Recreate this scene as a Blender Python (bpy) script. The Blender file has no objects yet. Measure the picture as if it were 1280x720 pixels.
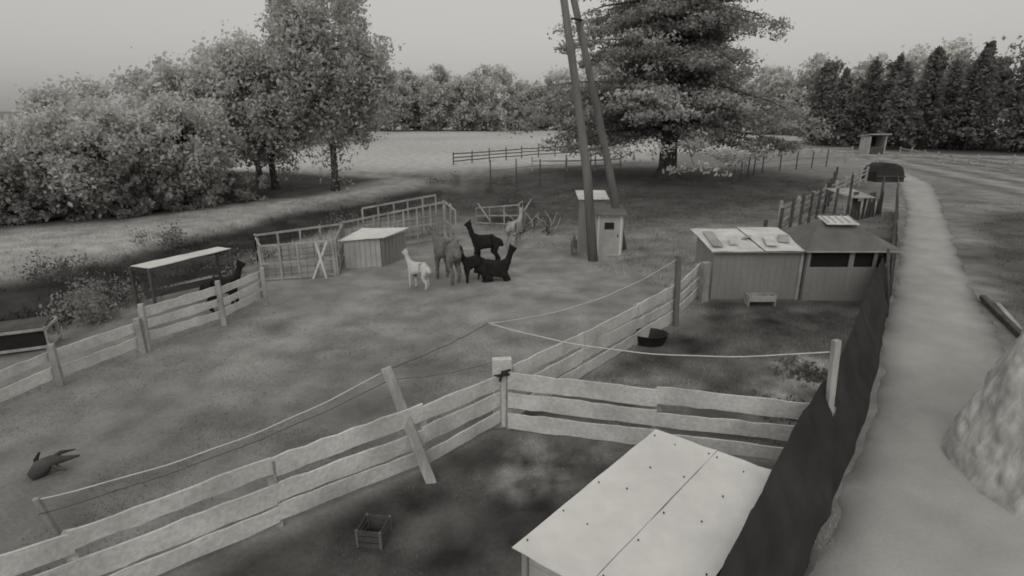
import bpy, math, random
import numpy as np
from mathutils import Vector, Matrix
random.seed(7); rng=np.random.default_rng(7)
scn=bpy.context.scene
TINT=(1.0,0.985,0.945)
def g(v): return (v*TINT[0],v*TINT[1],v*TINT[2],1)

# ------------------------------------------------------------ world / light
w=bpy.data.worlds.new("World"); scn.world=w; w.use_nodes=True
nt=w.node_tree; bg=nt.nodes['Background']
sky=nt.nodes.new('ShaderNodeTexSky'); sky.sky_type='NISHITA'; sky.sun_disc=False
SUN_EL=math.radians(38); SUN_AZ=math.radians(195)
sky.sun_elevation=SUN_EL; sky.sun_rotation=SUN_AZ; sky.dust_density=6; sky.air_density=1.5
hs=nt.nodes.new('ShaderNodeHueSaturation'); hs.inputs['Saturation'].default_value=0
gm=nt.nodes.new('ShaderNodeGamma'); gm.inputs[1].default_value=0.2
mx=nt.nodes.new('ShaderNodeVectorMath'); mx.operation='MULTIPLY'; mx.inputs[1].default_value=g(2.95)[:3]
nt.links.new(sky.outputs[0],hs.inputs['Color']); nt.links.new(hs.outputs[0],gm.inputs[0]); nt.links.new(gm.outputs[0],mx.inputs[0])
nt.links.new(mx.outputs[0],bg.inputs[0]); bg.inputs[1].default_value=0.145
sd=bpy.data.lights.new("sun","SUN"); sd.energy=0.55; sd.angle=math.radians(35); sd.color=(1,.975,.94)
so=bpy.data.objects.new("sun",sd); scn.collection.objects.link(so)
dirv=Vector((math.sin(SUN_AZ)*math.cos(SUN_EL),math.cos(SUN_AZ)*math.cos(SUN_EL),math.sin(SUN_EL)))
so.rotation_euler=dirv.to_track_quat('Z','Y').to_euler()
scn.view_settings.view_transform='Standard'; scn.view_settings.look='None'; scn.view_settings.exposure=0

# ------------------------------------------------------------ camera
cd=bpy.data.cameras.new("camera"); cam=bpy.data.objects.new("camera",cd); scn.collection.objects.link(cam)
cd.lens=20.25; cd.sensor_width=36; cd.clip_end=3000; cd.clip_start=.05
cd.dof.use_dof=True; cd.dof.focus_distance=1.5; cd.dof.aperture_fstop=6.3     # fixed-focus camera, everything slightly soft
cam.location=(0,0,5.2); cam.rotation_euler=(math.radians(90-17.2),0,0); scn.camera=cam

# ------------------------------------------------------------ noise
_perm=rng.random((256,256))
def vnoise(x,y,s):
    x=np.asarray(x,float)/s+100; y=np.asarray(y,float)/s+100
    xi=np.floor(x).astype(int); yi=np.floor(y).astype(int); fx=x-xi; fy=y-yi
    fx=fx*fx*(3-2*fx); fy=fy*fy*(3-2*fy)
    a=_perm[xi%256,yi%256]; b=_perm[(xi+1)%256,yi%256]; c=_perm[xi%256,(yi+1)%256]; d=_perm[(xi+1)%256,(yi+1)%256]
    return (a*(1-fx)+b*fx)*(1-fy)+(c*(1-fx)+d*fx)*fy
def fbm(x,y,s,o=4):
    r=0;a=1;t=0
    x=np.asarray(x,float);y=np.asarray(y,float)
    for i in range(o):
        r=r+a*vnoise(x*.8+y*.6+17*i,y*.8-x*.6-31*i,s/2**i); t+=a; a*=.55
    return r/t
def sdf(px,py,poly):
    px=np.asarray(px,float); py=np.asarray(py,float)
    d=np.full(px.shape,1e9); ins=np.zeros(px.shape,bool); n=len(poly)
    for i in range(n):
        x0,y0=poly[i]; x1,y1=poly[(i+1)%n]; ex,ey=x1-x0,y1-y0
        t=np.clip(((px-x0)*ex+(py-y0)*ey)/(ex*ex+ey*ey),0,1)
        d=np.minimum(d,np.hypot(px-x0-t*ex,py-y0-t*ey))
        c=((y0<=py)!=(y1<=py))&(px<x0+(py-y0)*ex/(ey if ey else 1e-9))
        ins^=c
    return np.where(ins,-d,d)
def mask(px,py,poly,soft,wob=0,ws=2.0):
    d=sdf(px,py,poly)
    if wob: d=d+(fbm(px,py,ws)-.5)*2*wob
    t=np.clip(.5-d/soft,0,1); return t*t*(3-2*t)

# ------------------------------------------------------------ materials
def mat(name,c,rough=.9,var=.35,scale=3,fine=30,bump=.3,stretch=(1,1,1),attr=None,spec=.2):
    m=bpy.data.materials.new(name); m.use_nodes=True; t=m.node_tree; N=t.nodes; L=t.links
    b=N['Principled BSDF']; b.inputs['Roughness'].default_value=rough; b.inputs['Specular IOR Level'].default_value=spec
    tc=N.new('ShaderNodeTexCoord'); mp=N.new('ShaderNodeMapping'); mp.inputs['Scale'].default_value=stretch
    L.new(tc.outputs['Object'],mp.inputs[0])
    n1=N.new('ShaderNodeTexNoise'); n1.inputs['Scale'].default_value=scale; n1.inputs['Detail'].default_value=6
    n2=N.new('ShaderNodeTexNoise'); n2.inputs['Scale'].default_value=fine; n2.inputs['Detail'].default_value=4
    L.new(mp.outputs[0],n1.inputs[0]); L.new(mp.outputs[0],n2.inputs[0])
    r1=N.new('ShaderNodeMapRange'); r1.inputs[1].default_value=.3; r1.inputs[2].default_value=.7; r1.inputs[3].default_value=1-var; r1.inputs[4].default_value=1+var
    r2=N.new('ShaderNodeMapRange'); r2.inputs[1].default_value=.3; r2.inputs[2].default_value=.7; r2.inputs[3].default_value=1-var*.5; r2.inputs[4].default_value=1+var*.5
    L.new(n1.outputs[0],r1.inputs[0]); L.new(n2.outputs[0],r2.inputs[0])
    mu=N.new('ShaderNodeMath'); mu.operation='MULTIPLY'; L.new(r1.outputs[0],mu.inputs[0]); L.new(r2.outputs[0],mu.inputs[1])
    vm=N.new('ShaderNodeVectorMath'); vm.operation='SCALE'; L.new(mu.outputs[0],vm.inputs['Scale'])
    if attr:
        at=N.new('ShaderNodeAttribute'); at.attribute_name=attr
        v2=N.new('ShaderNodeVectorMath'); v2.operation='MULTIPLY'; L.new(at.outputs['Color'],v2.inputs[0]); v2.inputs[1].default_value=g(c)[:3]
        L.new(v2.outputs[0],vm.inputs[0])
    else: vm.inputs[0].default_value=g(c)[:3]
    L.new(vm.outputs[0],b.inputs['Base Color'])
    if bump:
        bp=N.new('ShaderNodeBump'); bp.inputs['Strength'].default_value=bump; bp.inputs['Distance'].default_value=.03
        L.new(n2.outputs[0],bp.inputs['Height']); L.new(bp.outputs[0],b.inputs['Normal'])
    return m
def leafmat(name,c,trans=.3):
    m=bpy.data.materials.new(name); m.use_nodes=True; t=m.node_tree; N=t.nodes; L=t.links
    N.remove(N['Principled BSDF']); out=N['Material Output']
    at=N.new('ShaderNodeAttribute'); at.attribute_name='col'
    v2=N.new('ShaderNodeVectorMath'); v2.operation='MULTIPLY'; L.new(at.outputs['Color'],v2.inputs[0]); v2.inputs[1].default_value=g(c)[:3]
    d=N.new('ShaderNodeBsdfDiffuse'); L.new(v2.outputs[0],d.inputs[0])
    if trans:
        tr=N.new('ShaderNodeBsdfTranslucent'); L.new(v2.outputs[0],tr.inputs[0])
        ms=N.new('ShaderNodeMixShader'); ms.inputs[0].default_value=trans; L.new(d.outputs[0],ms.inputs[1]); L.new(tr.outputs[0],ms.inputs[2]); L.new(ms.outputs[0],out.inputs[0])
    else: L.new(d.outputs[0],out.inputs[0])
    return m
M={}
M['ground']=mat('ground_soil_grass',1,1,.22,1.3,14,.6,attr='col')
M['path']=mat('path_sand',.40,1,.09,.8,18,.2,attr='col')
M['board']=mat('weathered_board',.60,.85,.24,1.4,16,.35)
M['board2']=mat('grey_board',.36,.9,.3,2,22,.3)
M['post']=mat('post_wood',.36,.9,.3,4,30,.4,(1,1,.15))
M['pole']=mat('pole_wood',.17,.9,.25,3,30,.4,(1,1,.1))
M['darkwood']=mat('dark_wood',.09,.9,.3,3,25,.3)
M['bark']=mat('bark',.09,.95,.4,4,20,.6,(1,1,.3))
M['sheet']=mat('roof_sheet',.70,.6,.09,.9,5,.06,spec=.35)
M['sheet2']=mat('old_roof_sheet',.62,.6,.2,2,14,.1,spec=.35)
M['wall']=mat('painted_plank_wall',.27,.85,.14,1.2,20,.15,(1,1,.4))
M['wall2']=mat('light_wall',.42,.85,.15,2,20,.2)
M['felt']=mat('roof_felt',.15,.9,.2,2,30,.2)
M['dark']=mat('dark_interior',.03,.9,.2,2,20,0)
M['net']=mat('shade_net',.05,.95,.3,1.5,120,.6)
M['rope']=mat('rope',.6,.8,.1,5,60,.2)
M['wire']=mat('cable',.10,.7,.1,5,60,0)
M['plastic']=mat('white_plastic_film',.52,.3,.35,2.2,7,1.0,(1,1,.5),spec=.5)
M['black']=mat('black_fleece',.022,1,.3,6,40,.8)
M['brownf']=mat('brown_fleece',.17,1,.25,6,40,.8)
M['whitef']=mat('white_fleece',.62,1,.15,6,40,.8)
M['greyf']=mat('grey_fleece',.38,1,.2,6,40,.8)
M['leaf']=leafmat('foliage',.60,.38)
M['grass']=leafmat('grass_blades',1,0)
M['rubber']=mat('black_rubber',.025,.5,.2,4,30,.1)
M['glass']=mat('dark_glass',.03,.15,.1,4,30,0,spec=.5)

# ------------------------------------------------------------ mesh helpers
class B:
    def __init__(s): s.v=[]; s.f=[]; s.m=[]; s.mats=[]
    def mi(s,k):
        if k not in s.mats: s.mats.append(k)
        return s.mats.index(k)
    def add(s,vs,fs,k):
        o=len(s.v); s.v+= [tuple(v) for v in vs]; s.f+=[tuple(i+o for i in f) for f in fs]; s.m+=[s.mi(k)]*len(fs)
    def beam(s,p0,p1,a,b,k,side=None,segs=1,wob=0,taper=1):
        p0=Vector(p0);p1=Vector(p1); d=(p1-p0).normalized()
        if side is None:
            side=d.cross(Vector((0,0,1)))
            if side.length<.2: side=Vector((1,0,0))
        side=Vector(side); side=(side-d*side.dot(d)).normalized(); up=side.cross(d).normalized()
        if up.z<0: up=-up
        vs=[];fs=[]
        for i in range(segs+1):
            t=i/segs; c=p0.lerp(p1,t); k2=1+(taper-1)*t
            w1=random.uniform(-wob,wob); w2=random.uniform(-wob,wob)
            for sx,sy in ((-1,-1),(1,-1),(1,1),(-1,1)):
                off= w1 if sy>0 else w2
                vs.append(c+side*(sx*a/2*k2)+up*(sy*b/2*k2+off))
        for i in range(segs):
            o=i*4
            for j in range(4):
                fs.append((o+j,o+(j+1)%4,o+4+(j+1)%4,o+4+j))
        fs.append((3,2,1,0)); o=segs*4; fs.append((o,o+1,o+2,o+3))
        s.add(vs,fs,k)
    def tube(s,pts,rs,k,n=8,jit=0):
        vs=[];fs=[]; P=[Vector(p) for p in pts]
        for i,p in enumerate(P):
            d=(P[min(i+1,len(P)-1)]-P[max(i-1,0)]).normalized()
            a=d.cross(Vector((0,1,0.01)) if abs(d.y)<.9 else Vector((1,0,0))).normalized(); b=d.cross(a)
            for j in range(n):
                an=2*math.pi*j/n; r=rs[i]*(1+random.uniform(-jit,jit))
                vs.append(p+a*math.cos(an)*r+b*math.sin(an)*r)
        for i in range(len(P)-1):
            for j in range(n): fs.append((i*n+j,i*n+(j+1)%n,(i+1)*n+(j+1)%n,(i+1)*n+j))
        fs.append(tuple(range(n))[::-1]); fs.append(tuple((len(P)-1)*n+j for j in range(n)))
        s.add(vs,fs,k)
    def slab(s,c4,th,k):
        T=[Vector(c) for c in c4]; Bt=[c-Vector((0,0,th)) for c in T]
        s.add(T+Bt,[(0,1,2,3),(7,6,5,4)]+[(i,i+4,(i+1)%4+4,(i+1)%4) for i in range(4)],k)
    def obj(s,name,bevel=0,smooth=False):
        me=bpy.data.meshes.new(name); me.from_pydata(s.v,[],s.f)
        for k in s.mats: me.materials.append(M[k])
        me.polygons.foreach_set('material_index',s.m)
        import bmesh
        bm=bmesh.new(); bm.from_mesh(me); bmesh.ops.recalc_face_normals(bm,faces=bm.faces); bm.to_mesh(me); bm.free()
        if smooth: me.polygons.foreach_set('use_smooth',[True]*len(me.polygons))
        o=bpy.data.objects.new(name,me); scn.collection.objects.link(o)
        if bevel:
            md=o.modifiers.new('b','BEVEL'); md.width=bevel; md.segments=1; md.limit_method='ANGLE'
        return o
def np_mesh(name,verts,faces,col,k):
    me=bpy.data.meshes.new(name); nv=len(verts); nf=len(faces); n=faces.shape[1]
    me.vertices.add(nv); me.vertices.foreach_set('co',verts.astype(np.float32).ravel())
    me.loops.add(nf*n); me.loops.foreach_set('vertex_index',faces.astype(np.int32).ravel())
    me.polygons.add(nf); me.polygons.foreach_set('loop_start',np.arange(0,nf*n,n,dtype=np.int32))
    me.update(calc_edges=True)
    ca=me.attributes.new('col','FLOAT_COLOR','POINT')
    c=np.ones((nv,4),np.float32); c[:,0]=c[:,1]=c[:,2]=col; ca.data.foreach_set('color',c.ravel())
    me.materials.append(M[k]); o=bpy.data.objects.new(name,me); scn.collection.objects.link(o); return o

# ------------------------------------------------------------ ground
DITCH=[(-40,8),(-24,13.5),(-17.2,17.6),(-15,22),(-12.3,30),(-6.5,41),(2,40),(2,37),(-3.9,34),(-7,30),(-10.0,23),(-11.0,17),(-11.9,13.4),(-14,10),(-25,2)]
def hgt(x,y):
    d=mask(x,y,DITCH,4)
    return (fbm(x,y,3.5,2)-.5)*.035 - .5*d
def axis(lo,hi,step,far_lo,far_hi,gr):
    a=list(np.arange(lo,hi+1e-6,step)); s=step
    while a[-1]<far_hi: s*=gr; a.append(a[-1]+s)
    s=step; b=[lo]
    while b[-1]>far_lo: s*=gr; b.append(b[-1]-s)
    return np.array(b[1:][::-1]+a)
xs=axis(-16,14,.10,-1500,1500,1.06); ys=axis(3,26,.10,-60,2200,1.045)
X,Y=np.meshgrid(xs,ys); x=X.ravel(); y=Y.ravel(); Z=hgt(x,y)
def gcol(x,y):
    c=.212+ (fbm(x,y,4.5)-.5)*.19 + (fbm(x,y,.9,4)-.5)*.16
    bare=np.clip((fbm(x+50,y+20,2.2,5)-.56)*9,0,1); c=c*(1-.55*bare)+.55*bare*.30
    def mix(c,poly,val,soft,wob,ws=2.,tex=.25,ts=1.1):
        m=mask(x,y,poly,soft,wob,ws); return c*(1-m)+m*(val*(1+(fbm(x,y,ts,4)-.5)*2*tex*1.6))
    c=mix(c,[(-200,50),(-9,50),(8,60),(60,75),(300,80),(900,3000),(-900,3000)],.50,6,2,8,.10,14)
    c=mix(c,[(12,50),(60,40),(300,30),(300,90),(70,85),(20,75)],.25,8,3,8,.2,6)
    m=mask(x,y,[(31,36),(60,30),(90,66),(40,70)],4,1); st=np.clip(np.sin((x*.97-y*.25+.8*(fbm(x,y,6)-.5))*1.9)*1.5,-1,1)
    c=c*(1-m)+m*(.25+.11*st)
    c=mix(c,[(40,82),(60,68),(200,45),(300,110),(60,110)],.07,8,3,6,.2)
    c=mix(c,[(-60,9.5),(-26,15),(-16.8,18.2),(-14.5,23.6),(-11.5,34),(-6,44),(-14,52),(-60,60)],.40,1.6,.6,3,.2)
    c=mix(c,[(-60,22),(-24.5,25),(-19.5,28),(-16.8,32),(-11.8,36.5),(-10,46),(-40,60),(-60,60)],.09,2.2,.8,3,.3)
    c=mix(c,DITCH,.042,1.3,.5,2,.5)
    c=mix(c,[(-6,30),(5,26),(14,30),(26,40),(24,54),(4,56),(-4,45)],.095,6,1.5,3,.3)  # under the larch: dark needle litter, also deepens tree shade in the colour
    c=mix(c,[(-6,13.5),(0,12.5),(3.5,16),(3,23),(-1,25),(-5,21)],.28,4,1.2,2,.28)
    c=mix(c,[(-9,9),(-7,8),(-3,12.5),(-5,14.5)],.26,3,1.,2,.28)
    c=mix(c,[(-4.5,4.4),(-.3,8.5),(4.8,7.4),(3.2,5),(2,2),(-6,2)],.072,.6,.3,1,.8,.7)
    c=mix(c,[(-.4,6.8),(1.0,7.1),(1.5,8.1),(-.1,8.4)],.20,.9,.6,.6,.8,.4)
    c=mix(c,[(.3,9.2),(4.7,8),(7.5,11.5),(10,15.8),(5.6,15.6),(4.2,13.4)],.105,.8,.35,1,.65,.9)
    c=mix(c,[(4.0,8.8),(5,8.4),(7.2,11.4),(6.2,11.8)],.32,.9,.6,.7,.7,.5)
    c=mix(c,[(1.2,10.4),(3.2,9.2),(4.4,9.6),(3,11)],.20,.9,.5,.8,.6,.5)
    c=mix(c,[(12.9,14),(17,20),(24,30),(44,34),(60,10),(14,8)],.11,1.3,.7,2,.4)
    return np.clip(c,.03,.9)
nx,ny=len(xs),len(ys)
ii=(np.arange(ny-1)[:,None]*nx+np.arange(nx-1)[None,:]).ravel()
F=np.stack([ii,ii+1,ii+nx+1,ii+nx],1)
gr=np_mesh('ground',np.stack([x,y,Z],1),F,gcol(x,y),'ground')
gr.data.polygons.foreach_set('use_smooth',[True]*len(gr.data.polygons))

# path
LFT=[(1.2,2.2),(2.2,3.8),(3.5,5.5),(5.6,8.1),(7.2,10.2),(8.64,12.4),(12.3,17.7),(16.5,24),(22,32),(28,42),(36,60)]
RGT=[(4.2,1.0),(5.9,3.0),(7.4,5.6),(9.0,8.2),(10.4,11),(11.9,13.2),(13.9,16.6),(17.7,22.4),(24,32),(30.5,42),(38.5,60)]
def resamp(P,n):
    P=np.array(P,float); d=np.r_[0,np.cumsum(np.hypot(*np.diff(P,axis=0).T))]; t=np.linspace(0,1,n)
    u=d/d[-1]; return np.stack([np.interp(t,u,P[:,0]),np.interp(t,u,P[:,1])],1)
n=300;mw=40
Lp=resamp(LFT,n);Rp=resamp(RGT,n)
k=np.ones(15)/15
for A in(Lp,Rp):
    for j in(0,1): A[7:-7,j]=np.convolve(A[:,j],k,'valid')
s=np.linspace(0,1,mw)
PX=Lp[:,None,0]*(1-s)+Rp[:,None,0]*s; PY=Lp[:,None,1]*(1-s)+Rp[:,None,1]*s
e=(fbm(PX,PY,.9)-.5)*.5*np.abs(2*s-1)**4; PX=PX+e*1.0
px=PX.ravel();py=PY.ravel()
edge=np.abs(np.tile(2*s-1,n)); pc=np.clip(1.06-.66*edge**4*(.4+1.1*fbm(px,py,.6)),0,2)*(1+(fbm(px,py,2.0)-.5)*.3)*(1+(fbm(px,py,.4,3)-.5)*.22)
pz=hgt(px,py)+.014-.014*edge**8
ii=(np.arange(n-1)[:,None]*mw+np.arange(mw-1)[None,:]).ravel()
o=np_mesh('dirt_path',np.stack([px,py,pz],1),np.stack([ii,ii+1,ii+mw+1,ii+mw],1),pc,'path')
o.data.polygons.foreach_set('use_smooth',[True]*len(o.data.polygons))

# ------------------------------------------------------------ foliage
def quads(c,size,shade,flat=0.,asp=1.6):
    n=len(c); a=rng.normal(size=(n,3)); a[:,2]*=(1-flat); a/=np.linalg.norm(a,axis=1)[:,None]
    b=rng.normal(size=(n,3)); b[:,2]*=(1-flat); b-=a*(a*b).sum(1)[:,None]; b/=np.linalg.norm(b,axis=1)[:,None]+1e-9
    s=(size*rng.uniform(.5,1.3,n))[:,None]
    a=a*s*asp*.5; b=b*s*.5
    v=np.stack([c-a,c+b*.9-a*.1,c+a,c-b*.9+a*.1],1).reshape(-1,3)
    f=np.arange(4*n).reshape(n,4); return v,f,np.repeat(shade,4)
def clumps(center,rad,ncl,nlf,base,clr=.28,hollow=.5,seed=0,droop=0):
    rx,ry,rz=rad; pts=[];sh=[]; cc=[]
    for i in range(ncl):
        d=rng.normal(size=3); d/=np.linalg.norm(d)
        r=hollow+(1-hollow)*rng.random()**.7
        r*=.72+.56*vnoise(d[0]*3+seed*5,d[1]*3+d[2]*2+seed,.9)
        p=np.array(center)+d*np.array([rx,ry,rz])*r; cc.append(p)
        cr=clr*min(rx,rz)*rng.uniform(.5,1.35)
        m=int(nlf*rng.uniform(.6,1.4))
        q=rng.normal(size=(m,3))*cr*.55; q[:,2]*=.75
        if droop: q[:,2]-=droop*rng.random(m)**2*cr*1.6
        pts.append(p+q)
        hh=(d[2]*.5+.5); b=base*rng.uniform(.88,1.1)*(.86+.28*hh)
        sh.append(b*(1+np.clip(q[:,2]/cr,-1,1)*.12)*rng.uniform(.9,1.1,m))  # shading painted into leaf colour: crown and clump tops lighter, undersides darker
    return np.concatenate(pts),np.concatenate(sh),cc
def tree(name,x0,y0,h,cr,cz,rad_t=.2,ncl=110,nlf=110,size=.24,base=.9,lobes=1,seed=0,droop=0,lean=0,clr=.26):
    pts=[];sh=[];C=[]
    for l in range(lobes):
        if l==0: c=(x0+lean,y0,cz); r=cr
        else:
            an=rng.random()*6.28; c=(x0+lean+math.cos(an)*cr[0]*.55,y0+math.sin(an)*cr[1]*.6,cz+rng.uniform(-.4,.45)*cr[2]); r=tuple(q*rng.uniform(.45,.6) for q in cr)
        p,s_,cc=clumps(c,r,ncl if l==0 else ncl//2,nlf,base,seed=seed+l,droop=droop,clr=clr); pts.append(p);sh.append(s_);C+=cc
    p=np.concatenate(pts); s_=np.concatenate(sh); kp=p[:,2]>.05; p=p[kp];s_=s_[kp]
    v,f,c=quads(p,size,s_)
    par=bpy.data.objects.new(name,None); scn.collection.objects.link(par)
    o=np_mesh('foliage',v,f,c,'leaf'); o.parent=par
    b=B(); top=cz+cr[2]*.6; T=[(x0+lean*t+math.sin(t*5+seed)*.12,y0,-.3+(top+.3)*t) for t in np.linspace(0,1,9)]
    b.tube(T,[rad_t*(1.35 if i==0 else 1)*(1-.1*i) for i in range(9)],'bark',9,.08)
    for q in random.sample(C,min(26,len(C))):
        t=random.uniform(.3,.85); i=int(t*8); s0=Vector(T[i]); e0=Vector(q); mid=s0.lerp(e0,.5)+Vector((0,0,.3))
        b.tube([s0,mid,e0],[rad_t*.35,rad_t*.22,.02],'bark',6)
    t_=b.obj('trunk',smooth=True); t_.parent=par
    return par
tree('birch_tree',-12.0,39,14,(3.6,3.2,5.0),8.9,.26,85,250,.165,1.0,4,1,droop=2.2,lean=.4,clr=.21)
tree('willow_tree',-16.2,39.5,10,(3.2,3.2,3.5),6.1,.26,100,230,.17,.97,3,2,droop=1.0)
tree('willow_tree',-19.4,37,9,(3.2,3,2.8),5.0,.22,95,210,.17,.95,2,3,droop=.6)
tree('alder_tree',-17.8,32.0,7,(2.6,2.8,2.4),3.5,.2,90,210,.16,.96,2,4,droop=.4)
tree('alder_tree',-20.6,28.8,7,(2.3,2.5,2.4),3.4,.2,85,210,.15,.94,2,5,droop=.4)
tree('alder_tree',-24.2,27.6,6,(2.5,2.6,2.0),2.7,.2,85,200,.15,.9,2,9,droop=.3)
tree('alder_tree',-28.5,29,7,(3,3,2.4),2.9,.2,80,180,.16,.86,2,7)
tree('alder_tree',-24.0,33,8,(2.6,3,2.8),3.6,.2,80,190,.17,.92,1,6)
tree('alder_tree',-20,46,11,(4.2,3,4.0),5.4,.25,90,180,.2,.92,1,8)
pts=[];sh=[]
UL=resamp([(-31,25.5),(-25,26),(-20,28.6),(-17.3,31.5),(-14.8,35)],200)
for i in range(75):
    q0=UL[rng.integers(0,200)]; xx=q0[0]+rng.normal()*.5-.4; yy=q0[1]+rng.random()*1.6
    p,s_,_=clumps((xx,yy,rng.uniform(.1,.9)),(1.1,1.0,.9),6,85,rng.uniform(.5,.8)); pts.append(p);sh.append(s_)
p=np.concatenate(pts);s_=np.concatenate(sh);kp=p[:,2]>0
v,f,c=quads(p[kp],.15,s_[kp]); np_mesh('undergrowth_bushes',v,f,c,'leaf')

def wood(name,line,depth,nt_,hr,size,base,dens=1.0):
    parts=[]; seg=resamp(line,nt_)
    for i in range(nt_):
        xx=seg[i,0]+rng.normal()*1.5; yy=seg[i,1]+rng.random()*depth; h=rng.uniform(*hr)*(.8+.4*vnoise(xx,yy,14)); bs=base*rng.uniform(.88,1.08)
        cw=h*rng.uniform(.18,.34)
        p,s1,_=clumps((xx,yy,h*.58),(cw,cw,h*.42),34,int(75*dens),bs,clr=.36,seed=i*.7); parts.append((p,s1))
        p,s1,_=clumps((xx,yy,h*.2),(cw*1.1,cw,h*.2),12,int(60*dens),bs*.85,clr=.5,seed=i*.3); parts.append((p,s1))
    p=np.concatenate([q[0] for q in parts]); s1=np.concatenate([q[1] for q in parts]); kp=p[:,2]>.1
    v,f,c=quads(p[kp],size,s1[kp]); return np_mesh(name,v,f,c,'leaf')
wood('distant_woodland',[(-80,150),(-60,150),(-20,148),(20,150),(50,135),(62,118),(85,110)],14,78,(12,19),.6,.98)  # pale leaf tone stands in for distance haze, here and on next line
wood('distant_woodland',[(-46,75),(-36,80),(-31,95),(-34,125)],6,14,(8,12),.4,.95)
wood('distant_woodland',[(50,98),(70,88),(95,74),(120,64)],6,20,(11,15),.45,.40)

def spruce(name,x0,y0,h,R,n,size,base,z0=.1,seed=0):
    pts=[];sh=[]; tb=B(); tb.tube([(x0,y0,-.3),(x0,y0,h*.5),(x0,y0,h)],[.03*h*.6,.018*h*.6,.02],'bark',8)
    tiers=int(h*1.3)
    for t in range(tiers):
        fr=(t+rng.random()*.5)/tiers; z=z0*h+(1-z0)*h*fr; r=R*(1-fr)**.7*rng.uniform(.65,1.25)+.18
        for k_ in range(7):
            a=6.28*(k_+rng.random())/7; m=int(n/tiers/7); q=rng.random(m)**.6; rr=r*q*rng.uniform(.6,1.35)
            sp=rng.normal(size=m)*.2*r; xx=x0+math.cos(a)*rr-math.sin(a)*sp; yy=y0+math.sin(a)*rr+math.cos(a)*sp
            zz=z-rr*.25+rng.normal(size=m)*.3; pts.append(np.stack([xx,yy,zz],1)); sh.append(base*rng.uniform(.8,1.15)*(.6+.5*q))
    p=np.concatenate(pts);s_=np.concatenate(sh);kp=p[:,2]>.1
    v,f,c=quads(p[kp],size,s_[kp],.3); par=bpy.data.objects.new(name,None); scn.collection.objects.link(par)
    o=np_mesh('foliage',v,f,c,'leaf');o.parent=par; t_=tb.obj('trunk',smooth=True); t_.parent=par
for i in range(26):
    t=i/25; xx=47+t*46+rng.normal()*1.4; yy=88-t*30+rng.normal()*2+ (5 if i%2==0 else 0); h=rng.uniform(10.5,14)*(.9+.22*t)
    spruce('spruce_tree',xx,yy,h,h*rng.uniform(.22,.3),4200,.36,.40*rng.uniform(.85,1.15),.08+.08*(i%2),i)

def big_tree(x0,y0,h=21):
    par=bpy.data.objects.new('larch_tree',None); scn.collection.objects.link(par)
    b=B(); b.tube([(x0,y0,-.3),(x0,y0,.25),(x0,y0,.9),(x0-.1,y0,6),(x0-.3,y0,13),(x0-.3,y0,h)],[1.35,.95,.72,.55,.3,.03],'bark',14,.07)
    pts=[];sh=[]
    z=3.7
    while z<h-1:
        fr=(z-3.7)/(h-3.7); R=(11.6*(1-fr)**.5)*(.86+.2*math.sin(z*2.1))
        a0=rng.random()*6.28
        for k_ in range(9):
            a=a0+6.28*(k_+rng.uniform(-.3,.3))/9; r=R*rng.uniform(.55,1.1)*(1.08 if math.cos(a)<0 else .9); br=rng.uniform(.68,1.15)
            rise=rng.uniform(.02,.14); drop=rng.uniform(.08,.24)
            f_=lambda q:(x0-.2+math.cos(a)*r*q,y0+math.sin(a)*r*q,z+r*(rise*q*2-drop*q*q*1.6))
            b.tube([f_(q) for q in(0,.35,.7,1)],[.13,.09,.05,.02],'bark',5)
            for j in range(17):
                q=.2+.82*rng.random(); c=np.array(f_(q)); w_=r*.2*(1.15-q*.6)
                off=rng.normal()*w_; c=c+np.array([-math.sin(a)*off,math.cos(a)*off,-abs(off)*.25])
                m=64; sc=rng.uniform(.6,1.3); e=rng.normal(size=(m,3))*np.array([.5,.5,.12])*sc; e[:,2]-=rng.random(m)**2*.5*sc
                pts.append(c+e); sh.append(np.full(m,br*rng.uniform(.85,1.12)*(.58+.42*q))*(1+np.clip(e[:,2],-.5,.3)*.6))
        z+=rng.uniform(.7,1.05)
    p=np.concatenate(pts);s_=np.clip(np.concatenate(sh),.15,1.6); kp=p[:,2]>1.8; p=p[kp]; s_=s_[kp]
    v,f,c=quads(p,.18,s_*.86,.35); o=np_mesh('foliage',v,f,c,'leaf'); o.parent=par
    t_=b.obj('trunk',smooth=True); t_.parent=par
big_tree(12.4,46.7)

# ------------------------------------------------------------ grass blades
def blades(name,polys):
    V=[];C=[]
    for poly,n,h,sh,wd in polys:
        P=np.array(poly,float); lo=P.min(0);hi=P.max(0)
        q=rng.random((int(n*2.6),2))*(hi-lo)+lo; q=q[sdf(q[:,0],q[:,1],poly)<0]
        d=fbm(q[:,0],q[:,1],1.0,4); q=q[d>.47+rng.normal(size=len(d))*.03][:n]; m=len(q); z=hgt(q[:,0],q[:,1])
        a=rng.random(m)*6.28; hh=h*rng.uniform(.4,1.3,m); lx=rng.normal(size=m)*hh*.4; ly=rng.normal(size=m)*hh*.4
        p0=np.stack([q[:,0]-np.cos(a)*wd,q[:,1]-np.sin(a)*wd,z-.01],1);p1=np.stack([q[:,0]+np.cos(a)*wd,q[:,1]+np.sin(a)*wd,z-.01],1)
        p2=np.stack([q[:,0]+lx,q[:,1]+ly,z+hh],1)
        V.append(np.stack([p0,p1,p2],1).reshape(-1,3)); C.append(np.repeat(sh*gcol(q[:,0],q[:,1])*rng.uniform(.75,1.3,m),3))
    V=np.concatenate(V); C=np.concatenate(C); np_mesh(name,V,np.arange(len(V)).reshape(-1,3),C,'grass')
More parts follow.
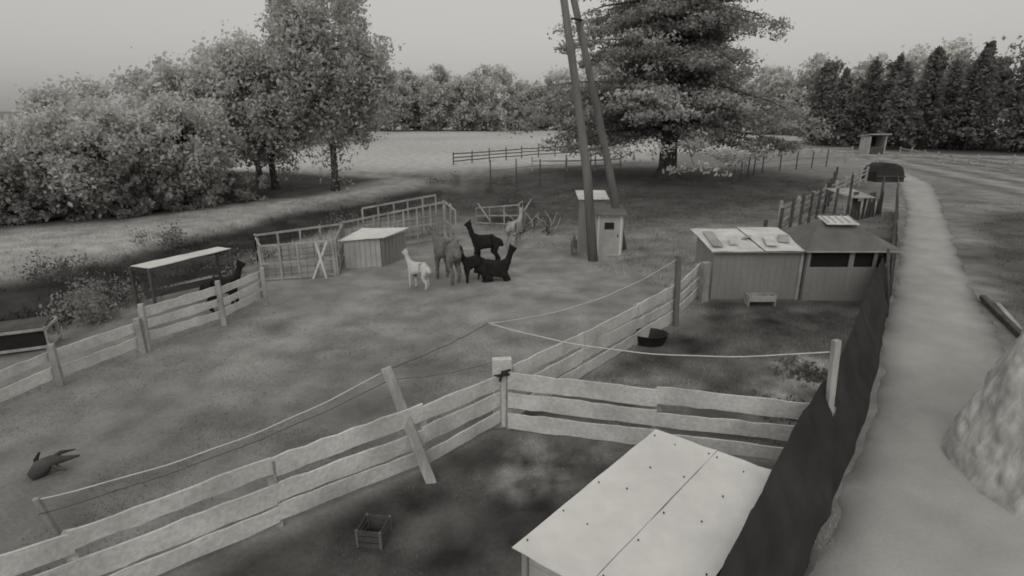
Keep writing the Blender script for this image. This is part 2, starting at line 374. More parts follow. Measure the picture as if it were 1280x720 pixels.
blades('grass',[
 ([(-10,2),(-10,14),(-3,16),(4,14),(0,9.2),(-5,4.4)],22000,.045,1.25,.008),
 ([(-30,8),(-24,15),(-16,20),(-12,34),(-5,41),(-4,34),(-9,24),(-11,14),(-20,4)],20000,.20,1.5,.02),
 ([(-30,14),(-26,22),(-20,27),(-12,36),(-9,44),(-11,36),(-15,22),(-18,17)],12000,.10,1.15,.02),
 ([(.2,9),(4.9,7.8),(8,11.8),(10.4,15.8),(5.6,15.8)],16000,.06,1.7,.009),
 ([(10.4,9),(12.8,14),(17.4,20),(26,34),(40,34),(16,8)],20000,.10,1.4,.014),
 ([(4,17),(12,17),(20,30),(25,45),(5,42),(-3,30)],20000,.12,1.3,.02),
 ([(-6,2),(-.3,8.5),(4.8,7.3),(2,2)],12000,.04,1.9,.007),
])
pts=[];sh=[]
for ci,(xx,yy,r,n_) in enumerate([(-11.4,15.0,.6,9),(-10.9,14.2,.4,6),(-12.2,15.8,.5,7),(-9.5,17.9,.4,5),(-3,33,.9,7),(0,33.5,.8,6),(-6,31,.7,6),(4,34,.9,6),(-12.6,12.6,.4,5),(-9.9,20.3,.5,5),(7,36,.9,6),(-8,27,.5,6),(-1,41,1.2,9),(-5,43,1.2,8),(-15.2,18.6,.8,8),(-14.2,23.5,.8,8),(-18,15.5,.9,8),(4.9,9.2,.3,4),(6.0,10.9,.3,4)]):
    for i in range(n_):
        c=np.array([xx+rng.normal()*r*.8,yy+rng.normal()*r*.8,rng.uniform(-.2,.35) if ci<17 else .02]); q=c+rng.normal(size=(110,3))*np.array([.2,.2,.2 if ci<17 else .05])
        pts.append(q); sh.append(np.full(110,rng.uniform(.25,.55) if ci>2 else rng.uniform(.3,.75)))
p=np.concatenate(pts);s_=np.concatenate(sh);kp=p[:,2]>-.4
v,f,c=quads(p[kp],.07,s_[kp]*.8); np_mesh('weeds',v,f,c,'leaf')

# ------------------------------------------------------------ board fences
def fence(name,P,rows,bh=.2,th=.028,k='board',post=True,pw=.11,ph=1.2,wob=.014,sag=.03,side=1):
    b=B()
    for i in range(len(P)-1):
        a=Vector((*P[i],0)); c=Vector((*P[i+1],0)); d=(c-a).normalized(); nrm=Vector((-d.y,d.x,0))*side
        for z in rows:
            z0=z+random.uniform(-sag,sag); z1=z+random.uniform(-sag,sag); hh=bh*random.uniform(.78,1.18)
            off=nrm*(pw/2+th/2+.003)
            b.beam(a+off+Vector((0,0,z0))-d*(.04*(i%2)),c+off+Vector((0,0,z1))-d*.004,th,hh,k,side=nrm,segs=max(4,int((c-a).length*5)),wob=wob)
    if post:
        for i,q in enumerate(P):
            b.beam((q[0],q[1],-.2),(q[0]+random.uniform(-.03,.03),q[1]+random.uniform(-.03,.03),ph*random.uniform(.96,1.05)),pw,pw,'board2',side=(1,.3,0),segs=3,wob=.004)
    return b.obj(name,.004)
fence('board_fence',[(-7.0,3.2),(-4.6,5.0),(-3.05,6.3),(-1.35,7.62),(-.25,8.75)],(.20,.55,.92),.26,.03,ph=1.0,side=-1,sag=.045)
fence('board_fence',[(-.05,8.98),(1.35,10.6),(2.75,12.25),(4.05,13.8),(5.3,15.9)],(.20,.55,.90),.27,.03,ph=1.0,side=-1)
fence('board_fence',[(-.05,8.72),(2.3,8.15),(4.72,7.62)],(.18,.54,.93),.29,.03,ph=1.0,side=-1)
fence('board_fence',[(-6.86,15.2),(-7.25,13.6),(-8.2,12.0)],(.3,.6,.9),.2,.028,ph=1.12,side=-1)
fence('board_fence',[(-8.25,11.9),(-8.9,10.3),(-9.3,8.9),(-10.2,6.5)],(.25,.62),.2,.028,ph=.85,side=-1)
b=B(); b.beam((-.15,8.80,-.2),(-.17,8.74,1.28),.32,.12,'board',side=(1,.1,0),segs=4,wob=.005); b.obj('corner_post',.006)
def post(name,p0,p1,w_=.12,k='post'):
    b=B(); b.beam(p0,p1,w_,w_*.9,k,side=(1,.2,0),segs=5,wob=.005); return b.obj(name,.006)
post('fence_post',(-1.12,7.20,-.2),(-1.82,7.62,1.64),.15)
post('fence_post',(4.12,13.55,-.2),(4.05,13.6,1.8),.12,'pole')
post('fence_post',(4.70,7.5,-.2),(4.60,7.58,2.08),.10)
post('fence_post',(5.45,15.55,-.2),(5.4,15.5,1.15),.2)
post('fence_post',(-5.0,5.5,-.2),(-4.98,5.1,1.32),.06)
b=B(); b.beam((-.30,8.64,1.0),(-.04,8.62,1.05),.03,.04,'dark',side=(0,1,0)); b.beam((-.15,8.64,1.1),(-.2,8.62,.92),.03,.04,'dark',side=(0,1,0)); b.tube([(-.12,8.64,1.08),(-.02,8.60,1.14)],[.03,.018],'dark',6); b.obj('gate_latch',.004)

def rope(name,p0,p1,sag,r,k,n=24):
    b=B(); p0=Vector(p0);p1=Vector(p1)
    b.tube([p0.lerp(p1,i/n)-Vector((0,0,sag*4*(i/n)*(1-i/n)+.006*math.sin(i*1.1))) for i in range(n+1)],[r]*(n+1),k,6); b.obj(name,smooth=True)
rope('rope',(-4.98,5.1,1.3),(-1.82,7.62,1.6),.20,.009,'rope')
rope('rope',(-5.0,5.1,1.12),(-1.78,7.6,1.45),.14,.006,'wire')
K=(-.42,9.75,1.52)
rope('rope',(-1.82,7.62,1.6),K,.05,.007,'wire')
rope('rope',K,(4.05,13.6,1.75),.30,.008,'rope')
rope('rope',K,(4.60,7.6,1.9),.30,.010,'rope')
rope('rope',(-1.82,7.62,1.45),(-.15,8.8,1.25),.08,.005,'wire')

# ------------------------------------------------------------ shade-net fence
NL=[(1.3,2.4),(2.3,3.9),(3.5,5.55),(5.55,8.1),(7.1,10.2),(8.6,12.4),(10.4,15),(12.2,17.7),(16.3,24),(20.5,30.5)]
Nn=resamp(NL,300)
for j in(0,1): Nn[7:-7,j]=np.convolve(Nn[:,j],np.ones(15)/15,'valid')
rowsN=12; V=[];Fc=[]
for i in range(300):
    hh=1.36+.05*math.sin(i*.16)+.02*math.sin(i*.61)+.03*(random.random()-.5); tx_=Nn[min(i+1,299)]-Nn[max(i-1,0)]; tx_/=np.linalg.norm(tx_); nr=np.array([-tx_[1],tx_[0]])
    lean=.50 if Nn[i,1]<12 else .50-.3*min(1,(Nn[i,1]-12)/8)
    for r in range(rowsN):
        t=r/(rowsN-1); o_=.06*math.sin(i*.23+r*.5)*(1-abs(2*t-1))+lean*t**1.3+.06*(float(vnoise(i*.5,r*1.,1.7))-.5)
        V.append((Nn[i,0]+nr[0]*o_,Nn[i,1]+nr[1]*o_,-.06+hh*t))
for i in range(299):
    for r in range(rowsN-1): a=i*rowsN+r; Fc.append((a,a+rowsN,a+rowsN+1,a+1))
b=B(); b.add(V,Fc,'net')
for i in list(range(134,300,13)):
    tx_=Nn[min(i+1,299)]-Nn[i-1]; tx_/=np.linalg.norm(tx_); nr=np.array([-tx_[1],tx_[0]]); q=Nn[i]; ft=min(1,max(0,(Nn[i,1]-8)/8))
    q2=Nn[i]+nr*(.5-.25*ft); b.tube([(q[0],q[1],-.2),(q2[0],q2[1],1.5+.3*ft+random.uniform(-.1,.3)*ft)],[.04,.035],'darkwood',7)
b.obj('shade_net_fence',smooth=True)

# ------------------------------------------------------------ near shed with sheet roof
b=B(); A=Vector((1.97,6.97,1.02));C2=Vector((3.31,5.94,1.0));D=Vector((0,4.78,.98));E=C2+(D-A)
u=(C2-A)*.5
def roofgrid(b,P0,P1,P2,P3,nu,nv,k,amp=.008,th=.012):
    vs=[];fs=[]
    for i in range(nu+1):
        for j in range(nv+1):
            p=P0.lerp(P1,i/nu).lerp(P3.lerp(P2,i/nu),j/nv); vs.append(p+Vector((0,0,random.uniform(-amp,amp))))
    for i in range(nu):
        for j in range(nv): a=i*(nv+1)+j; fs.append((a,a+1,a+nv+2,a+nv+1))
    o=len(vs); vs+=[v-Vector((0,0,th)) for v in vs[:o]]; fs+=[tuple(x+o for x in f[::-1]) for f in fs[:]]
    bd=[(i*(nv+1)) for i in range(nu+1)]+[nu*(nv+1)+j for j in range(1,nv+1)]+[i*(nv+1)+nv for i in range(nu-1,-1,-1)]+[j for j in range(nv-1,0,-1)]
    for q in range(len(bd)): a=bd[q];c=bd[(q+1)%len(bd)]; fs.append((a,c,c+o,a+o))
    b.add(vs,fs,k)
m1=A+u; m2=D+u; un=u.normalized()
roofgrid(b,A,m1-un*.006,m2-un*.004,D,5,10,'sheet',.010)
roofgrid(b,m1+un*.003,C2,E,m2+un*.006,5,10,'sheet',.010)
b.beam(m1+Vector((0,0,-.06)),m2+Vector((0,0,-.06)),.08,.06,'board2')
for a_,c_,o_ in((A,D,u*.08),(m1,m2,u*.07),(m1,m2,-u*.07),(C2,E,-u*.08),(A+u*.45,D+u*.45,u*0),(m1+u*.5,m2+u*.5,u*0)):
    for t in np.arange(.06,.97,.22):
        if random.random()<.45: continue
        q=a_.lerp(c_,t+random.uniform(-.03,.03))+o_*random.uniform(.8,1.2); b.tube([q+Vector((0,0,.0)),q+Vector((0,0,.016))],[.010,.008],'dark',7)
ins=.09
cen=(A+E)*.5; cr=[cen+(q-cen)*(1-ins) for q in(A,C2,E,D)]
for i in range(4):
    p,q=cr[i],cr[(i+1)%4]; d=(q-p).normalized()
    for r in range(5): b.beam(Vector((p.x,p.y,.1+r*.19))+d*.04,Vector((q.x,q.y,.1+r*.19))-d*.04,.02,.18,'wall2',side=d.cross(Vector((0,0,1))))
    b.beam((p.x,p.y,-.1),(p.x,p.y,.95),.07,.07,'post',side=d)
b.obj('animal_shelter')

# ------------------------------------------------------------ coops
def box(b,x0,y0,z0,x1,y1,z1,k):
    vs=[(x0,y0,z0),(x1,y0,z0),(x1,y1,z0),(x0,y1,z0),(x0,y0,z1),(x1,y0,z1),(x1,y1,z1),(x0,y1,z1)]
    b.add(vs,[(3,2,1,0),(4,5,6,7),(0,1,5,4),(1,2,6,5),(2,3,7,6),(3,0,4,7)],k)
b=B()
xa=5.7
while xa<8.15: box(b,xa,15.75,-.05,min(xa+.197,8.17),15.78+random.uniform(0,.006),1.40,'wall'); xa+=.2
box(b,5.7,15.79,-.05,5.74,17.4,1.5,'wall'); box(b,5.74,17.36,-.05,8.17,17.4,1.5,'wall')
box(b,8.12,15.70,-.05,8.2,15.749,1.44,'board2')
roofgrid(b,Vector((5.55,15.55,1.45)),Vector((7.0,15.55,1.45)),Vector((7.0,17.7,1.66)),Vector((5.55,17.7,1.66)),8,6,'sheet2',.01)
roofgrid(b,Vector((7.02,15.52,1.47)),Vector((8.28,15.52,1.47)),Vector((8.28,17.7,1.70)),Vector((7.02,17.7,1.70)),8,6,'sheet2',.01)
for i in range(5): b.beam((5.8+i*.5,15.75+random.random(),1.54+.01*i),(5.95+i*.52,16.5+random.random()*.8,1.66),random.uniform(.15,.35),.02,'board' if i%2 else 'board2')
for yy in (15.6,17.6): b.beam((5.55,yy,1.42+(yy-15.6)*.1),(8.26,yy,1.42+(yy-15.6)*.1),.05,.05,'board2')
b.obj('chicken_coop',.003)
b=B()
X0,X1,Y0,Y1,H=8.26,10.55,15.6,17.7,1.52
xa=X0
while xa<X1-.02: box(b,xa,Y0,-.05,min(xa+.187,X1),Y0+.03+random.uniform(0,.006),.98,'wall'); xa+=.19
box(b,X0,Y0+.001,1.44,X1,Y0+.04,H,'wall')
for xx,w_ in((X0,.08),(9.42,.14),(10.1,.1),(X1-.08,.08)): box(b,xx,Y0-.004,.981,xx+w_,Y0+.034,1.439,'wall')
box(b,X0+.1,Y0+.10,.95,X1-.08,Y0+.11,1.46,'glass')
box(b,X0,Y0+.05,-.05,X0+.03,Y1,H,'wall'); box(b,X1-.03,Y0+.05,-.05,X1,Y1,H,'wall'); box(b,X0,Y1,-.05,X1,Y1+.03,H,'wall')
rx=[Vector((X0-.15,Y0-.2,H-.02)),Vector((X1+.2,Y0-.2,H-.02)),Vector((X1+.2,Y1+.2,H-.02)),Vector((X0-.15,Y1+.2,H-.02))]
R0=Vector((X0+.75,16.65,2.12));R1=Vector((X1-.75,16.65,2.12))
b.add(rx+[R0,R1],[(0,1,5,4),(1,2,5),(2,3,4,5),(3,0,4)],'felt')
b.add([q+Vector((0,0,-.05)) for q in rx]+[q+Vector((0,0,-.003)) for q in rx],[(3,2,1,0),(0,1,5,4),(1,2,6,5),(2,3,7,6),(3,0,4,7)],'board2')
b.slab([(9.0,16.25,2.09),(9.9,16.2,2.09),(9.95,16.9,2.2),(9.05,16.95,2.2)],.03,'sheet2')
for i in range(5): b.beam((9.05+i*.2,16.24,2.125),(9.1+i*.2,16.9,2.235),.02,.02,'board2')
b.obj('chicken_coop',.003)
b=B(); box(b,6.55,15.05,.14,7.25,15.08,.3,'board2');box(b,6.55,15.35,.14,7.25,15.38,.3,'board2');box(b,6.55,15.08,.14,7.25,15.35,.165,'darkwood');box(b,6.52,15.05,0,6.549,15.38,.32,'board2');box(b,7.251,15.05,0,7.28,15.38,.32,'board2'); b.obj('feed_trough',.004)
def tub(name,x0,y0,r,h,k,sx=1.0,th=.025):
    b=B(); n=28; prof=[(r*.8,0),(r*.93,h*.5),(r,h),(r+.02,h+.01),(r+.0,h+.02),(r-th,h),(r*.8-th,.04),(.001,.035)]
    vs=[];fs=[]
    for a,z in prof:
        for j in range(n): t=2*math.pi*j/n; vs.append((x0+a*math.cos(t)*sx,y0+a*math.sin(t)/sx,z))
    for i in range(len(prof)-1):
        for j in range(n): fs.append((i*n+j,i*n+(j+1)%n,(i+1)*n+(j+1)%n,(i+1)*n+j))
    b.add(vs,fs,k); return b.obj(name,smooth=True)
tub('rubber_tub',3.2,12.45,.36,.24,'rubber',1.15)
b=B()
for z in(.03,.12,.21):
    for (p,q) in (((-1.92,5.9),(-1.62,5.86)),((-1.62,5.86),(-1.56,6.16)),((-1.56,6.16),(-1.86,6.2)),((-1.86,6.2),(-1.92,5.9))): b.beam((p[0],p[1],z),(q[0],q[1],z),.01,.07,'darkwood')
for p in((-1.92,5.9),(-1.62,5.86),(-1.56,6.16),(-1.86,6.2)): b.beam((p[0],p[1],0),(p[0],p[1],.25),.03,.03,'felt',side=(1,0,0))
b.obj('slatted_crate')
# broken root lying on the yard
b=B()
b.tube([(-7.08,7.28,.03),(-6.98,7.38,.12),(-6.86,7.46,.19),(-6.68,7.50,.20),(-6.50,7.52,.24)],[.09,.11,.08,.045,.015],'darkwood',9,.25)
b.tube([(-6.9,7.44,.16),(-6.76,7.40,.10),(-6.60,7.34,.12)],[.06,.035,.012],'darkwood',7,.2)
b.tube([(-6.9,7.45,.18),(-6.84,7.6,.24),(-6.70,7.72,.22)],[.05,.03,.01],'darkwood',7,.2)
b.tube([(-7.0,7.36,.1),(-7.1,7.45,.22),(-7.08,7.52,.30)],[.05,.03,.012],'dark',7,.2)
b.obj('broken_root',smooth=True)

# ------------------------------------------------------------ left buildings
b=B()
c4=[Vector((-10.45,15.25,1.12)),Vector((-9.75,14.95,1.14)),Vector((-8.45,16.9,1.22)),Vector((-9.05,17.25,1.18))]
roofgrid(b,*c4,3,8,'sheet',.008,.02)
for q in c4: b.beam((q.x*.985-.14,q.y*.99+.1,-.1),(q.x*.985-.14,q.y*.99+.1,q.z-.03),.07,.07,'darkwood',side=(1,0,0))
for r in range(2): b.beam((-10.3,15.4,.2+r*.28),(-9.0,17.1,.2+r*.28),.02,.2,'darkwood')
b.obj('lean_to_shelter',.003)
b=B()
for (xx,yy) in ((-11.6,11.6),(-10.5,12.1),(-11.9,12.3),(-10.8,12.8)): b.beam((xx,yy,-.05),(xx,yy,.55),.05,.05,'board2',side=(1,.4,0))
for z in(.08,.5):
    b.beam((-11.6,11.57,z),(-10.5,12.07,z),.03,.06,'board2'); b.beam((-10.46,12.1,z),(-10.76,12.8,z),.03,.06,'board2')
b.slab([(-11.55,11.68,.53),(-10.55,12.15,.53),(-10.85,12.75,.58),(-11.85,12.25,.58)],.03,'darkwood')
b.slab([(-11.55,11.68,.44),(-10.55,12.15,.44),(-10.57,12.18,.0),(-11.57,11.71,.0)],.02,'dark')
b.obj('low_hutch')
b=B()
for i in range(7): b.beam((-5.62+i*.17,19.1+i*.035,.0),(-5.62+i*.17,19.1+i*.035,.98),.165,.03,'wall2',side=(1,.2,0))
for i in range(7): b.beam((-4.44+i*.09,19.38+i*.18,.0),(-4.44+i*.09,19.38+i*.18,.98),.03,.175,'wall',side=(1,-.4,0))
box(b,-5.55,19.5,-.05,-4.45,20.6,.95,'wall')
roofgrid(b,Vector((-5.85,18.95,1.0)),Vector((-4.35,19.2,1.06)),Vector((-3.75,20.6,1.12)),Vector((-5.4,20.5,1.12)),5,5,'sheet',.01,.03)
b.obj('rabbit_hutch',.003)
def panel(b,p,q,h0,h1,n,k='board2',mesh=True,w_=.06):
    p=Vector((*p,0));q=Vector((*q,0))
    for i in range(n+1):
        t=i/n; c=p.lerp(q,t); h=h0+(h1-h0)*t; b.beam((c.x,c.y,-.05),(c.x+random.uniform(-.03,.03),c.y,h*random.uniform(.97,1.05)),w_,w_,k,side=(1,0,0))
    z=Vector((0,0,1))
    for f_ in(.06,.5,.99): b.beam(p+z*h0*f_,q+z*h1*f_*random.uniform(.95,1),w_*.8,w_*1.1,k)
    if mesh:
        L_=(q-p).length; m=int(L_/.22)
        for i in range(m):
            t=(i+.5)/m; c=p.lerp(q,t); h=h0+(h1-h0)*t; b.beam((c.x,c.y,.03),(c.x,c.y,h*.98),.010,.010,'wire',side=(1,0,0))
        for j in range(1,6): b.beam(p+z*h0*j/6.,q+z*h1*j/6.,.009,.009,'wire')
b=B(); panel(b,(-7.85,17.5),(-5.75,18.1),1.15,1.25,4); panel(b,(-7.85,17.55),(-8.9,19.6),1.1,1.0,3); panel(b,(-8.9,19.6),(-6.4,21.2),1.05,1.15,4)
panel(b,(-6.3,21.2),(-2.8,23.6),1.2,1.6,7); panel(b,(-2.75,23.6),(-2.2,22.2),1.6,1.5,2); panel(b,(-5.7,18.15),(-6.3,21.1),1.2,1.15,3); panel(b,(-5.9,22.6),(-3.3,25),1.5,1.7,5)
b.beam((-6.4,17.8,.0),(-5.9,17.95,1.2),.06,.06,'board'); b.beam((-6.0,17.9,.0),(-6.2,17.8,1.2),.06,.06,'board')
b.obj('aviary')
# small pen with a dark net and slanting poles
b=B()
panel(b,(-1.7,27.2),(.3,26.7),.75,1.0,3,'board2',True,.05); panel(b,(.3,26.7),(.5,28.6),1.0,.9,2,'board2',True,.05)
b.slab([(-1.6,27.4,.72),(.25,26.95,.95),(.4,28.3,.9),(-1.4,28.8,.5)],.03,'net')
b.beam((.1,26.5,0),(.9,26.7,1.25),.05,.05,'board2'); b.beam((-.9,26.8,0),(-1.6,27.0,1.0),.05,.05,'board2')
b.obj('netted_pen')
b=B()
for i in range(22):
    p=Vector((random.uniform(.2,1.8),random.uniform(24,26),0)); e_=p+Vector((random.uniform(-1.0,1.0),random.uniform(-.4,.4),random.uniform(.3,1.3)))
    b.tube([p,p.lerp(e_,.5)+Vector((.08,0,.1)),e_],[.028,.02,.01],'board2' if i%2==0 else 'darkwood',5)
b.obj('branch_pile',smooth=True)
b=B()
box(b,3.15,20.9,-.05,4.05,20.93,1.55,'sheet'); box(b,3.1,20.93,-.05,4.1,21.9,1.5,'wall2'); box(b,3.22,20.88,.05,3.98,20.899,1.45,'wall2'); box(b,3.88,20.86,.7,3.92,20.879,.8,'dark')
box(b,3.4,20.86,1.0,3.75,20.879,1.25,'dark')
roofgrid(b,Vector((2.95,20.7,1.56)),Vector((4.2,20.7,1.56)),Vector((4.2,22.1,1.72)),Vector((2.95,22.1,1.72)),3,3,'felt',.005,.03)
box(b,2.7,22.3,-.05,3.6,23.2,1.9,'wall'); roofgrid(b,Vector((2.55,22.15,1.92)),Vector((3.75,22.15,1.92)),Vector((3.75,23.35,2.1)),Vector((2.55,23.35,2.1)),3,3,'sheet2',.005,.03)
b.obj('garden_hut',.004)

# ------------------------------------------------------------ utility pole (A-frame)
b=B()
b.tube([(2.95,20.1,-.3),(2.6,20.1,3),(2.1,20.15,6),(1.35,20.2,10.2)],[.18,.155,.135,.11],'pole',12,.02)
b.tube([(4.4,22.0,-.3),(3.6,21.5,3),(2.75,20.95,6),(1.6,20.35,10.0)],[.16,.14,.125,.105],'pole',12,.02)
b.beam((2.5,20.2,3.9),(3.3,21.4,3.9),.06,.1,'pole'); b.tube([(1.9,20.2,8.0),(2.3,20.6,8.0)],[.03,.03],'dark',6)
b.obj('utility_pole',smooth=True)

# ------------------------------------------------------------ far fences, right side
def railfence(name,P,rows,k='board2',ph=1.2,pw=.12,bh=.12,step=2.5):
    Q=resamp(P,max(2,int(sum(math.dist(P[i],P[i+1]) for i in range(len(P)-1))/step)+1)); b=B()
    for i in range(len(Q)-1):
        for z in rows: b.beam((Q[i][0],Q[i][1]-.1,z+random.uniform(-.04,.04)),(Q[i+1][0],Q[i+1][1]-.1,z+random.uniform(-.04,.04)),.03,bh,k)
    for q in Q: b.beam((q[0],q[1],-.1),(q[0]+random.uniform(-.04,.04),q[1],ph*random.uniform(.93,1.1)),pw,pw,k,side=(1,0,0))
    b.obj(name)
railfence('rail_fence',[(-5.8,58),(1.5,66),(9,72)],(.35,.7,1.05),'felt',ph=1.3)
railfence('rail_fence',[(1.8,52),(5.5,51),(10,54)],(.4,.9),'wall2')
railfence('rail_fence',[(12.3,26.2),(18,33),(26.4,43.5)],(.35,.7,1.0),'board2',1.15)
railfence('rail_fence',[(46,70),(41,47),(44,44)],(.4,.8),'board2',1.0,step=3)
railfence('rail_fence',[(34,60),(48,58),(60,52)],(.4,.8),'board2',1.0,step=3)
railfence('rail_fence',[(22,62),(30,66),(38,66)],(.4,.8,1.1),'board2',1.2,step=3)
railfence('wire_fence',[(-1.4,38),(2.2,42),(6,45)],(.4,.9,1.4),'darkwood',1.9,.08,.02,2.2)
railfence('wire_fence',[(16,42),(21,50),(30,56)],(.4,.9),'darkwood',1.5,.08,.02,2.5)
railfence('wire_fence',[(8.5,19),(12,24),(17,31),(20,36)],(.5,1.0),'darkwood',1.7,.09,.03,2.2)
b=B()
for i in range(10):
    b.beam((16.2+i*.3,27.6+i*.2,-.1),(16.2+i*.3+random.uniform(-.15,.15),27.6+i*.2,random.uniform(.8,1.5)),.22,.03,'darkwood',side=(1,.6,0))
b.slab([(16,27.2,1.25),(17.6,27.9,1.15),(17.2,29.4,1.4),(15.5,28.7,1.5)],.04,'board2'); b.beam((16,27.3,-.1),(15.9,27.2,2.3),.08,.08,'darkwood'); b.beam((18.9,29.5,-.1),(18.9,29.6,2.0),.08,.08,'darkwood'); b.beam((13.8,24.5,-.1),(13.9,24.7,2.0),.08,.08,'darkwood')
b.obj('plank_pen')
b=B(); box(b,43.4,72,-.1,43.55,74,2.1,'wall2');box(b,45.3,72,-.1,45.45,74,2.1,'wall2');box(b,43.55,73.9,-.1,45.3,74,2.1,'dark');box(b,43.55,72,-.1,45.3,72.1,.9,'darkwood'); b.slab([(43.2,71.6,2.45),(45.7,71.6,2.45),(45.7,74.3,2.1),(43.2,74.3,2.1)],.12,'wall2'); b.obj('field_shelter')
# low dark hump-roofed hut beside the path
b=B(); prof=[(-1.05,-.1),(-1.05,.75),(-.85,1.15),(-.35,1.4),(.3,1.36),(.8,1.12),(1.05,.6),(1.08,-.1)]; m=len(prof)
vs=[(28.3+p_[0]*(1 if yy<44.6 else .9),yy,p_[1]*(1 if yy<44.6 else .92)) for yy in (43.6,44.5,45.6) for p_ in prof]
fs=[(i+r*m,i+1+r*m,i+1+(r+1)*m,i+(r+1)*m) for r in range(2) for i in range(m-1)]+[tuple(range(m))[::-1],tuple(2*m+i for i in range(m))]
b.add(vs,fs,'net'); b.beam((27.2,43.5,.45),(29.4,43.5,.42),.04,.1,'darkwood'); b.obj('tarp_covered_hut',.03)
b=B(); b.beam((11.75,12.0,.08),(13.4,15.6,.1),.14,.12,'darkwood',segs=6,wob=.01); b.beam((11.95,12.2,.05),(13.5,15.2,.06),.12,.06,'board2',segs=5,wob=.01); b.obj('log',.01)
# film-wrapped heap
n=140;mm=80; vs=[];fs=[]
for i in range(mm):
    t=i/(mm-1)
    for j in range(n):
        a=2*math.pi*j/n; r=2.2*(1-.36*t**1.0)*(1 if t<.93 else (1-t)/.07*.9+.1)
        fold=abs(math.sin(a*7+t*3+1.8*math.sin(t*6+a*3)))
        r*=1+.12*(float(vnoise(math.cos(a)*2+5,math.sin(a)*2+t*1.5,.5))-.5)+.07*(abs(float(vnoise(a*7+t*3,t*6.-a,.6))-.5))+.035*abs(float(vnoise(a*22,t*14+a*4,.7))-.5)+.02*fold
        z=3.0*min(t/.93,1)+.06*math.sin(a*5+t*9)+(.05 if t>.93 else 0)
        vs.append((8.82+r*math.cos(a),7.0+r*math.sin(a)*.85,-.05+z))
for i in range(mm-1):
    for j in range(n): fs.append((i*n+j,i*n+(j+1)%n,(i+1)*n+(j+1)%n,(i+1)*n+j))
b=B(); b.add(vs,fs,'plastic'); b.obj('plastic_wrapped_heap',smooth=True)

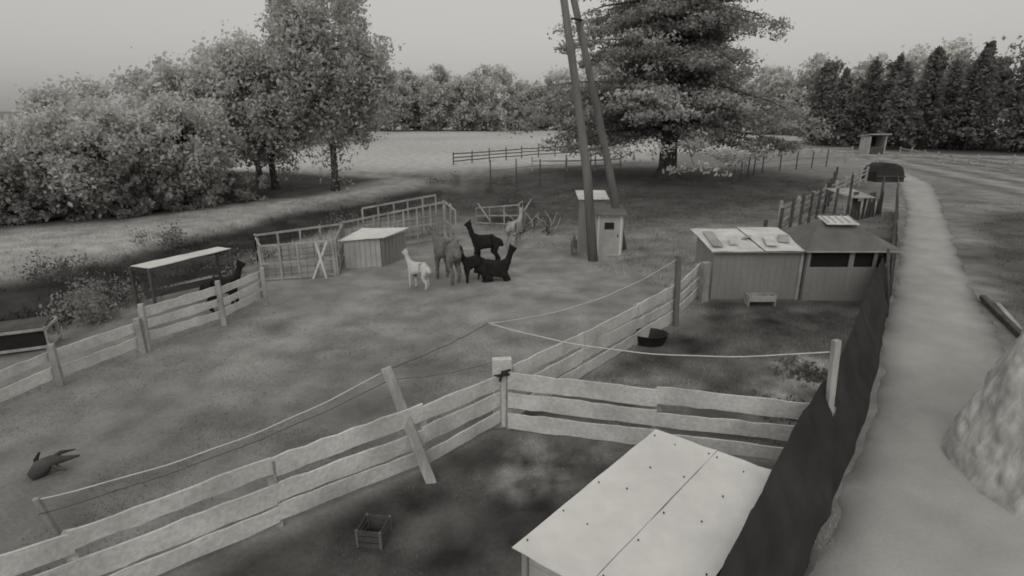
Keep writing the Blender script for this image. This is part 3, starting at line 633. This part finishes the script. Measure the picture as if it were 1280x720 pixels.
# ------------------------------------------------------------ alpacas
tx=bpy.data.textures.new('fleece','CLOUDS'); tx.noise_scale=.07
def alpaca(x0,y0,head,sc,k,pose='stand',turn=0):
    V=[];R=[];E=[]
    def add(p,r,par=None):
        V.append(p);R.append(r)
        if par is not None:E.append((par,len(V)-1))
        return len(V)-1
    dz=-.40 if pose=='kush' else 0
    mid=add((0,0,.80+dz),(.20,.23)); pel=add((-.30,0,.82+dz),(.19,.20),mid); ch=add((.27,0,.80+dz),(.18,.22),mid)
    rump=add((-.45,0,.80+dz),(.12,.13),pel); add((-.56,0,.66+dz),(.05,.05),rump)
    if pose=='low':
        n1=add((.48,0,.90),(.12,.13),ch);n2=add((.68,turn*.4,.98),(.09,.09),n1);n3=add((.86,turn,1.04),(.08,.08),n2);h1=add((.95,turn,1.06),(.085,.085),n3);h2=add((1.08,turn,1.0),(.05,.05),h1); ear=[(.90,.06,1.14),(.88,.08,1.22)]
    else:
        n1=add((.41,0,.95+dz),(.12,.13),ch);n2=add((.49,turn*.3,1.13+dz),(.085,.09),n1);n3=add((.52,turn*.7,1.28+dz),(.078,.08),n2);h1=add((.56,turn*.9,1.39+dz),(.092,.09),n3);h2=add((.70,turn*1.2,1.35+dz),(.05,.048),h1); ear=[(.52,.05,1.47+dz),(.51,.075,1.55+dz)]
    hp=V[h1]
    for sgn in(1,-1):
        e1=add((ear[0][0],hp[1]+sgn*ear[0][1],ear[0][2]),(.028,.02),h1); add((ear[1][0],hp[1]+sgn*ear[1][1],ear[1][2]),(.010,.010),e1)
        if pose=='kush':
            a=add((.34,sgn*.14,.20),(.08,.08),ch); b_=add((.50,sgn*.13,.07),(.055,.05),a); add((.28,sgn*.12,.05),(.04,.04),b_)
            a=add((-.22,sgn*.19,.22),(.11,.11),pel); b_=add((-.02,sgn*.20,.09),(.07,.06),a); c_=add((-.34,sgn*.19,.07),(.05,.045),b_); add((-.15,sgn*.19,.04),(.035,.03),c_)
        else:
            st=.05*sgn
            a=add((.29,sgn*.12,.60),(.095,.085),ch); b_=add((.29+st,sgn*.115,.33),(.055,.05),a); c_=add((.28+st,sgn*.11,.09),(.04,.038),b_); add((.33+st,sgn*.11,.025),(.042,.03),c_)
            a=add((-.31,sgn*.13,.64),(.125,.11),pel); b_=add((-.24-st,sgn*.13,.47),(.085,.075),a); c_=add((-.40-st,sgn*.125,.30),(.05,.046),b_); d_=add((-.37-st,sgn*.12,.08),(.04,.037),c_); add((-.32-st,sgn*.12,.025),(.042,.03),d_)
    me=bpy.data.meshes.new('alpaca'); me.from_pydata(V,E,[]); o=bpy.data.objects.new('alpaca',me); scn.collection.objects.link(o)
    sk=o.modifiers.new('skin','SKIN')
    for i,r in enumerate(R): me.skin_vertices[0].data[i].radius=r
    me.skin_vertices[0].data[0].use_root=True
    sk.use_smooth_shade=True
    sb=o.modifiers.new('sub','SUBSURF'); sb.levels=2; sb.render_levels=2
    dp=o.modifiers.new('d','DISPLACE'); dp.texture=tx; dp.strength=.06; dp.mid_level=.5
    me.materials.append(M[k])
    o.location=(x0,y0,-.01); o.rotation_euler=(0,0,math.radians(head)); o.scale=(sc,)*3
    b=B()
    for sgn in(1,-1):
        c=Vector((hp[0]+.05,hp[1]+sgn*.075,hp[2]+.015)); b.tube([c-Vector((0,.012*sgn,0)),c+Vector((0,.008*sgn,0))],[.018,.01],'rubber',8)
    e_=b.obj('eyes',smooth=True); e_.parent=o
    return o
alpaca(-2.82,16.75,150,.80,'whitef','stand',.05)
alpaca(-2.02,17.55,125,1.30,'brownf','low',-.1)
alpaca(-.90,19.5,178,1.05,'black','stand')
alpaca(-1.22,17.5,215,.80,'black','stand')
alpaca(-.60,17.6,5,1.06,'black','kush')
alpaca(.10,22.4,60,1.0,'greyf','stand')
alpaca(2.3,20.9,265,.58,'brownf','stand')
alpaca(-7.75,14.7,20,.92,'black','stand')
print('objects',len(bpy.data.objects))
